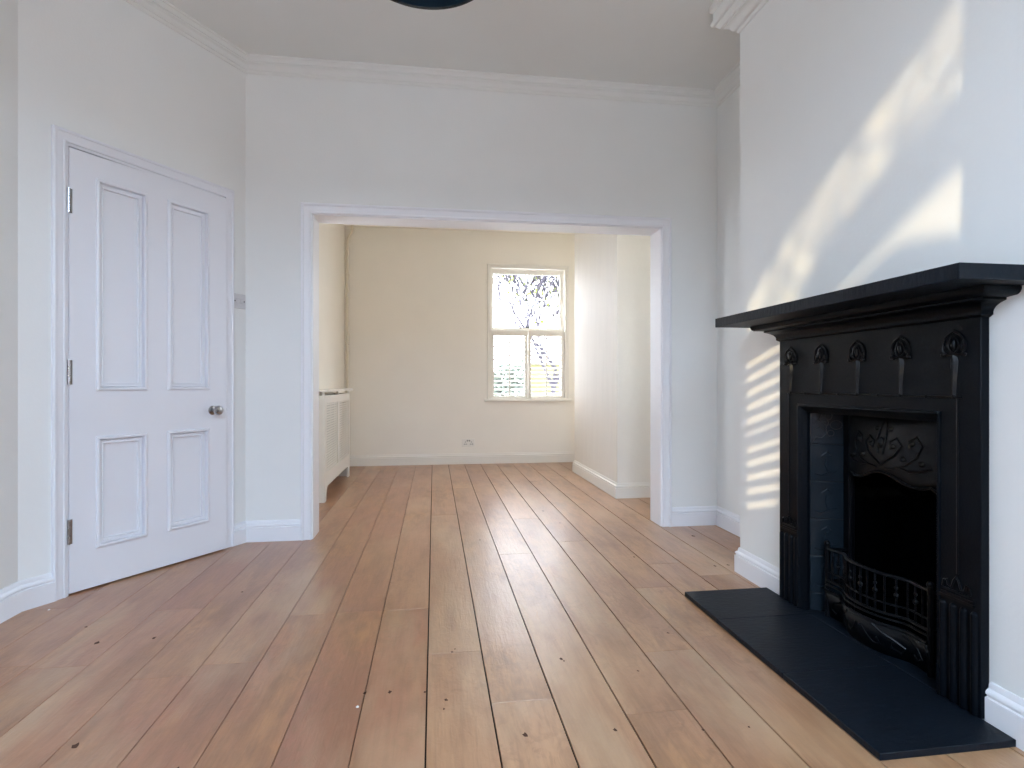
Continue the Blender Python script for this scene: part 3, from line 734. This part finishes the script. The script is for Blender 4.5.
for sg in (-1, 1):
    b_ = MB(); s_, o_ = bow(sg); b_.tube([TI(s_, HT, o_), TI(s_, .305, o_)], .009); b_.ball(TI(s_, .312, o_), .011, 10, 8); b_.tube([TI(s_, .285, o_), TI(s_, .285, 0)], .006); b_.tube([TI(s_, .16, o_), TI(s_, .16, 0)], .006)
    part(b_, 'basket_post', M['irond'], fp)
ac = MB(); vs = []; fs = []
for t in ts:
    s_, o_ = bow(t); zb = HT+.002+.0*abs(t)
    vs += [TI(s_, zb, o_-.012), TI(s_, .128, o_+.008)]
fs = [(2*i, 2*i+2, 2*i+3, 2*i+1) for i in range(40)]
ac.add(vs, fs); aco = part(ac, 'ash_cover', M['irond'], fp); sm = aco.modifiers.new('solid', 'SOLIDIFY'); sm.thickness = .006
ar = MB()
for sg in (-1, 1):
    for ps in ([(.25, .12), (.35, .10), (.48, .085), (.6, .065), (.55, .045), (.45, .055), (.48, .075)], [(.6, .115), (.7, .10), (.82, .09), (.88, .06), (.8, .045), (.74, .06)], [(.04, .10), (.12, .07), (.22, .05), (.32, .055), (.28, .075)]):
        ar.tube([TI(bow(sg*t)[0], z, bow(sg*t)[1]+.010-.02*(.128-z)/.1+.004) for t, z in ps], .0042, 6)
part(ar, 'ash_cover_relief', M['irond'], fp)
gr = MB()
for i in range(9): s_ = -.18+.045*i; gr.tube([TI(s_, .172, -.16), TI(s_, .172, .05)], .006, 6)
part(gr, 'fire_bars', M['soot'], fp)

# ------------------------------------------------------------------ pendant lamp
PL = (-.028, 1.54); zr = 2.10
pd = thing('pendant_lamp', 'dark teal dome pendant lampshade hanging from the middle of the ceiling', 'lamp', (*PL, zr))
TL = lambda x, y, h: (PL[0]+x, PL[1]+y, h)
dome = MB(); R0 = .197; pr = [(R0*math.cos(a), zr+.006+.16*math.sin(a)) for a in [i*PI/2/12 for i in range(12)]]
pr_in = [(max(.02, r-.004), z-.003) for r, z in pr][::-1]
pr = pr+[(.02, zr+.166)]
ring = pr+[(.018, zr+.162)]+pr_in
n = 56; vs = [TL(r*math.cos(2*PI*k/n), r*math.sin(2*PI*k/n), z) for r, z in ring for k in range(n)]; m_ = len(ring)
dome.add(vs, [(i*n+k, i*n+(k+1) % n, ((i+1) % m_)*n+(k+1) % n, ((i+1) % m_)*n+k) for i in range(m_) for k in range(n)])
part(dome, 'lamp_shade', M['shade'], pd)
rm = MB(); rm.tube([TL(.197*math.cos(a), .197*math.sin(a), zr+.003) for a in [2*PI*i/64 for i in range(65)]], .0045, 8, False); part(rm, 'shade_rim', M['shaderim'], pd)
cb = MB(); cb.tube([TL(0, 0, zr+.155), TL(0, 0, CZ-.03)], .0035, 8); part(cb, 'cable', M['shaderim'], pd)
cb = MB(); cb.lathe([(.02, zr+.05), (.02, zr+.15), (.024, zr+.165), (.010, zr+.20)], TL); part(cb, 'lamp_holder', M['shaderim'], pd)
cb = MB(); cb.ball(TL(0, 0, zr+.04), (.03, .03, .038), 16, 12); part(cb, 'bulb', mat('frosted_bulb', (.8, .8, .78, 1), .3), pd)
cb = MB(); cb.lathe([(.05, CZ-.0005), (.05, CZ-.01), (.035, CZ-.03), (.006, CZ-.04)], TL); part(cb, 'ceiling_rose', M['ceil'], pd)

# ------------------------------------------------------------------ paint chips on the floor
for (u, v, lab) in ((357.5, 707, 'tiny white paint chip on the reddish boards near the bottom of the picture'), (49, 610, 'tiny white paint chip on the floor close to the skirting left of the door')):
    x, y = G(u, v); cpb = MB(); q = [(x+.005*math.cos(a)*(1+.3*math.sin(5*a)), y+.006*math.sin(a)) for a in [i*PI/3 for i in range(6)]]
    cpb.add([(a, b, .0006) for a, b in q]+[(x+(a-x)*.7, y+(b-y)*.7, .0026) for a, b in q], [tuple(range(6)), tuple(range(6, 12))]+[(j, (j+1) % 6, 6+(j+1) % 6, 6+j) for j in range(6)])
    cpb.build('paint_chip', M['chip'], label=lab, cat='paint chip')

# ------------------------------------------------------------------ garden beyond the far window
gd = MB(); gd.box((-30, YF+.25, -.35), (30, 45, -.25)); gd.build('ground', M['pave'], smooth=False, kind=S)
gd = MB(); gd.box((-30, -45, -.35), (30, YFR-.4, -.25)); gd.build('ground_street', M['pave'], smooth=False, kind=S)
def tree(name, base, label, cat, seed, height, spread, levels, leaf=None, nleaf=0, lean=(0, 0), r0=.10):
    rr = random.Random(seed); root = thing(name, label, cat, base); br = MB(); lf = MB(); tips = []
    def grow(p, d, L, r, lv):
        pts = [p]; q = p.copy(); dd = d.copy()
        for i in range(4):
            dd = (dd+Vector((rr.uniform(-.18, .18), rr.uniform(-.18, .18), rr.uniform(-.05, .12)))).normalized(); q = q+dd*L/4; pts.append(q.copy())
        br.tube(pts, [max(.0095, r*(1-.13*i)) for i in range(5)], 5)
        if lv == 0: tips.append(q); return
        for i in range(rr.choice((3, 3, 4) if lv > 3 else (2, 3, 3))):
            s_ = pts[rr.choice((2, 3, 4, 4))]; nd = (dd+Vector((rr.uniform(-1, 1), rr.uniform(-1, 1), rr.uniform(-.2, .7)))*spread).normalized()
            grow(s_.copy(), nd, L*rr.uniform(.6, .8), r*.58, lv-1); tips.append(s_)
    grow(Vector(base), Vector((lean[0], lean[1], 1)).normalized(), height*.42, r0, levels)
    part(br, 'branches', M['bark'], root)
    if nleaf:
        for i in range(nleaf):
            t = rr.choice(tips); c_ = t+Vector([rr.gauss(0, .07) for _ in range(3)]); a = rr.uniform(.04, .08)
            e1 = Vector([rr.uniform(-1, 1) for _ in range(3)]).normalized()*a; e2 = e1.orthogonal().normalized()*a*.6
            lf.add([c_-e1, c_+e2, c_+e1, c_-e2], [(0, 1, 2, 3)])
        part(lf, 'leaves', leaf, root, kind='stuff', smooth=False)
    return root
tree('garden_tree', (2.30, 10.4, -.25), 'sparse bare tree with yellow leaves seen through the far window', 'tree', 8, 3.6, .9, 6, M['leafy'], 260, (-.05, 0), .07)
hg = MB(); rr = random.Random(3)
for i in range(2600):
    c_ = Vector((rr.uniform(.9, 2.15), rr.uniform(12.6, 13.3), rr.uniform(-.2, 1.75))); 
    if c_.z > .35+.62*c_.x+.12*math.sin(c_.x*9): continue
    e1 = Vector([rr.uniform(-1, 1) for _ in range(3)]).normalized()*.07; e2 = e1.orthogonal().normalized()*.045
    hg.add([c_-e1, c_+e2, c_+e1, c_-e2], [(0, 1, 2, 3)])
hg.build('garden_hedge', M['leafg'], smooth=False, kind='stuff', label='grey green hedge seen through the left shutter of the far window', cat='hedge')
gw = MB(); gw.box((2.35, 14.2, -.25), (6, 14.4, 1.45)); gw.box((2.32, 14.16, 1.45), (6.03, 14.44, 1.50)); gw.build('garden_wall', M['render'], smooth=False, bevel=.01, label='pale yellow garden wall seen through the right shutter of the far window', cat='wall')

# ------------------------------------------------------------------ unseen tree and wall added outside the front window to shape the low sun
def back(x, z, t=6.5):                      # point on the sun ray through (x, z) of the window plane, t metres of depth outside
    return Vector((x, YFR-.1, z))-Vector((.9, 1, -.3))*t
fork = back(-2.05, 1.5); base_ = Vector((fork.x-.15, fork.y, -.25))
st = thing('added_shade_tree', 'unseen thick tree added outside the front window to shape the sunlight', 'tree', base_)
tb = MB()
tb.tube([base_, base_+Vector((0, 0, 1.6)), fork], [.24, .20, .17], 12)
tb.tube([fork, back(-1.7, 2.45), back(-1.35, 2.62), back(-.95, 2.78), back(-.5, 2.98)], [.14, .14, .15, .13, .1], 10)  # limbs laid along the sun rays to cut the light into streaks
tb.tube([fork, back(-1.6, 2.30), back(-1.2, 2.50), back(-1.0, 2.60), back(-.6, 2.73), back(-.2, 2.88), back(.6, 3.1)], [.14, .12, .11, .10, .10, .10, .08], 10)
tb.tube([fork, back(-1.6, 1.98), back(-1.25, 2.08), back(-1.0, 2.04), back(-.8, 2.17), back(-.5, 2.28), back(-.2, 2.34), back(.4, 2.5)], [.14, .05, .03, .05, .10, .11, .10, .08], 10)
tb.tube([fork, back(-1.5, .9), back(-1.1, 1.0), back(-.88, 1.35), back(-.68, 1.86), back(-.5, 1.93), back(-.25, 1.84), back(.6, 1.7)], [.14, .08, .09, .15, .19, .17, .13, .1], 10)
for i in range(16):  # twigs added to thin out the upper sun streak
    a = back(-1.15+.07*i, 2.30+.025*i); rt = random.Random(i); q = Vector((rt.uniform(-.35, .35), rt.uniform(-.2, .2), rt.uniform(.15, .5)))
    tb.tube([a-q*.7, a, a+q*.8], [.016, .013, .009], 5)
part(tb, 'shading_trunk_and_limbs', M['bark'], st)
sw_ = MB(); sw_.box((-7, YFR-3.4, -.25), (-1.6, YFR-3.2, 2.12)); sw_.box((-7.03, YFR-3.45, 2.12), (-1.57, YFR-3.15, 2.18))  # wall added to keep low sun off the floor
sw_.build('added_shade_wall', M['pave'], smooth=False, bevel=.01, label='unseen tall grey wall added outside the front window to block low sun', cat='wall')

# ------------------------------------------------------------------ low unseen houses added across the street to hide the sky near the horizon
ho = thing('added_terrace', 'unseen low brick terrace added across the street to hide the low sky', 'house', (0, -13.5, -.25))
M['brick'] = mat('brick', rgb(120, 78, 62), .9, bump=.2, bscale=12, vary=.15)
h_ = MB(); h_.box((-22, -17, -.25), (22, -12.5, 3.2)); part(h_, 'wall', M['brick'], ho, smooth=False)
h_ = MB(); h_.add([(-22.3, -12.2, 3.1), (22.3, -12.2, 3.1), (22.3, -14.75, 4.5), (-22.3, -14.75, 4.5), (-22.3, -17.3, 3.1), (22.3, -17.3, 3.1)], [(0, 1, 2, 3), (3, 2, 5, 4), (0, 3, 4), (1, 5, 2), (0, 4, 5, 1)])
part(h_, 'roof', M['slate'], ho, smooth=False)
for i in range(8):
    x = -17.5+5*i
    h_ = MB(); h_.slab([x, x+.08, x+1.12, x+1.2], [.6, .68, 1.38, 1.46, 2.2, 2.28], [(x+.08, x+1.12, .68, 1.38), (x+.08, x+1.12, 1.46, 2.2)], basis((0, -12.5, 0), (1, 0, 0), (0, 1, 0)), .05)
    wo = part(h_, 'window', M['wood'], ho, smooth=False)
    h_ = MB(); h_.box((x+.05, -12.499, .65), (x+1.15, -12.48, 2.25)); part(h_, 'pane', M['dark'], wo, smooth=False)
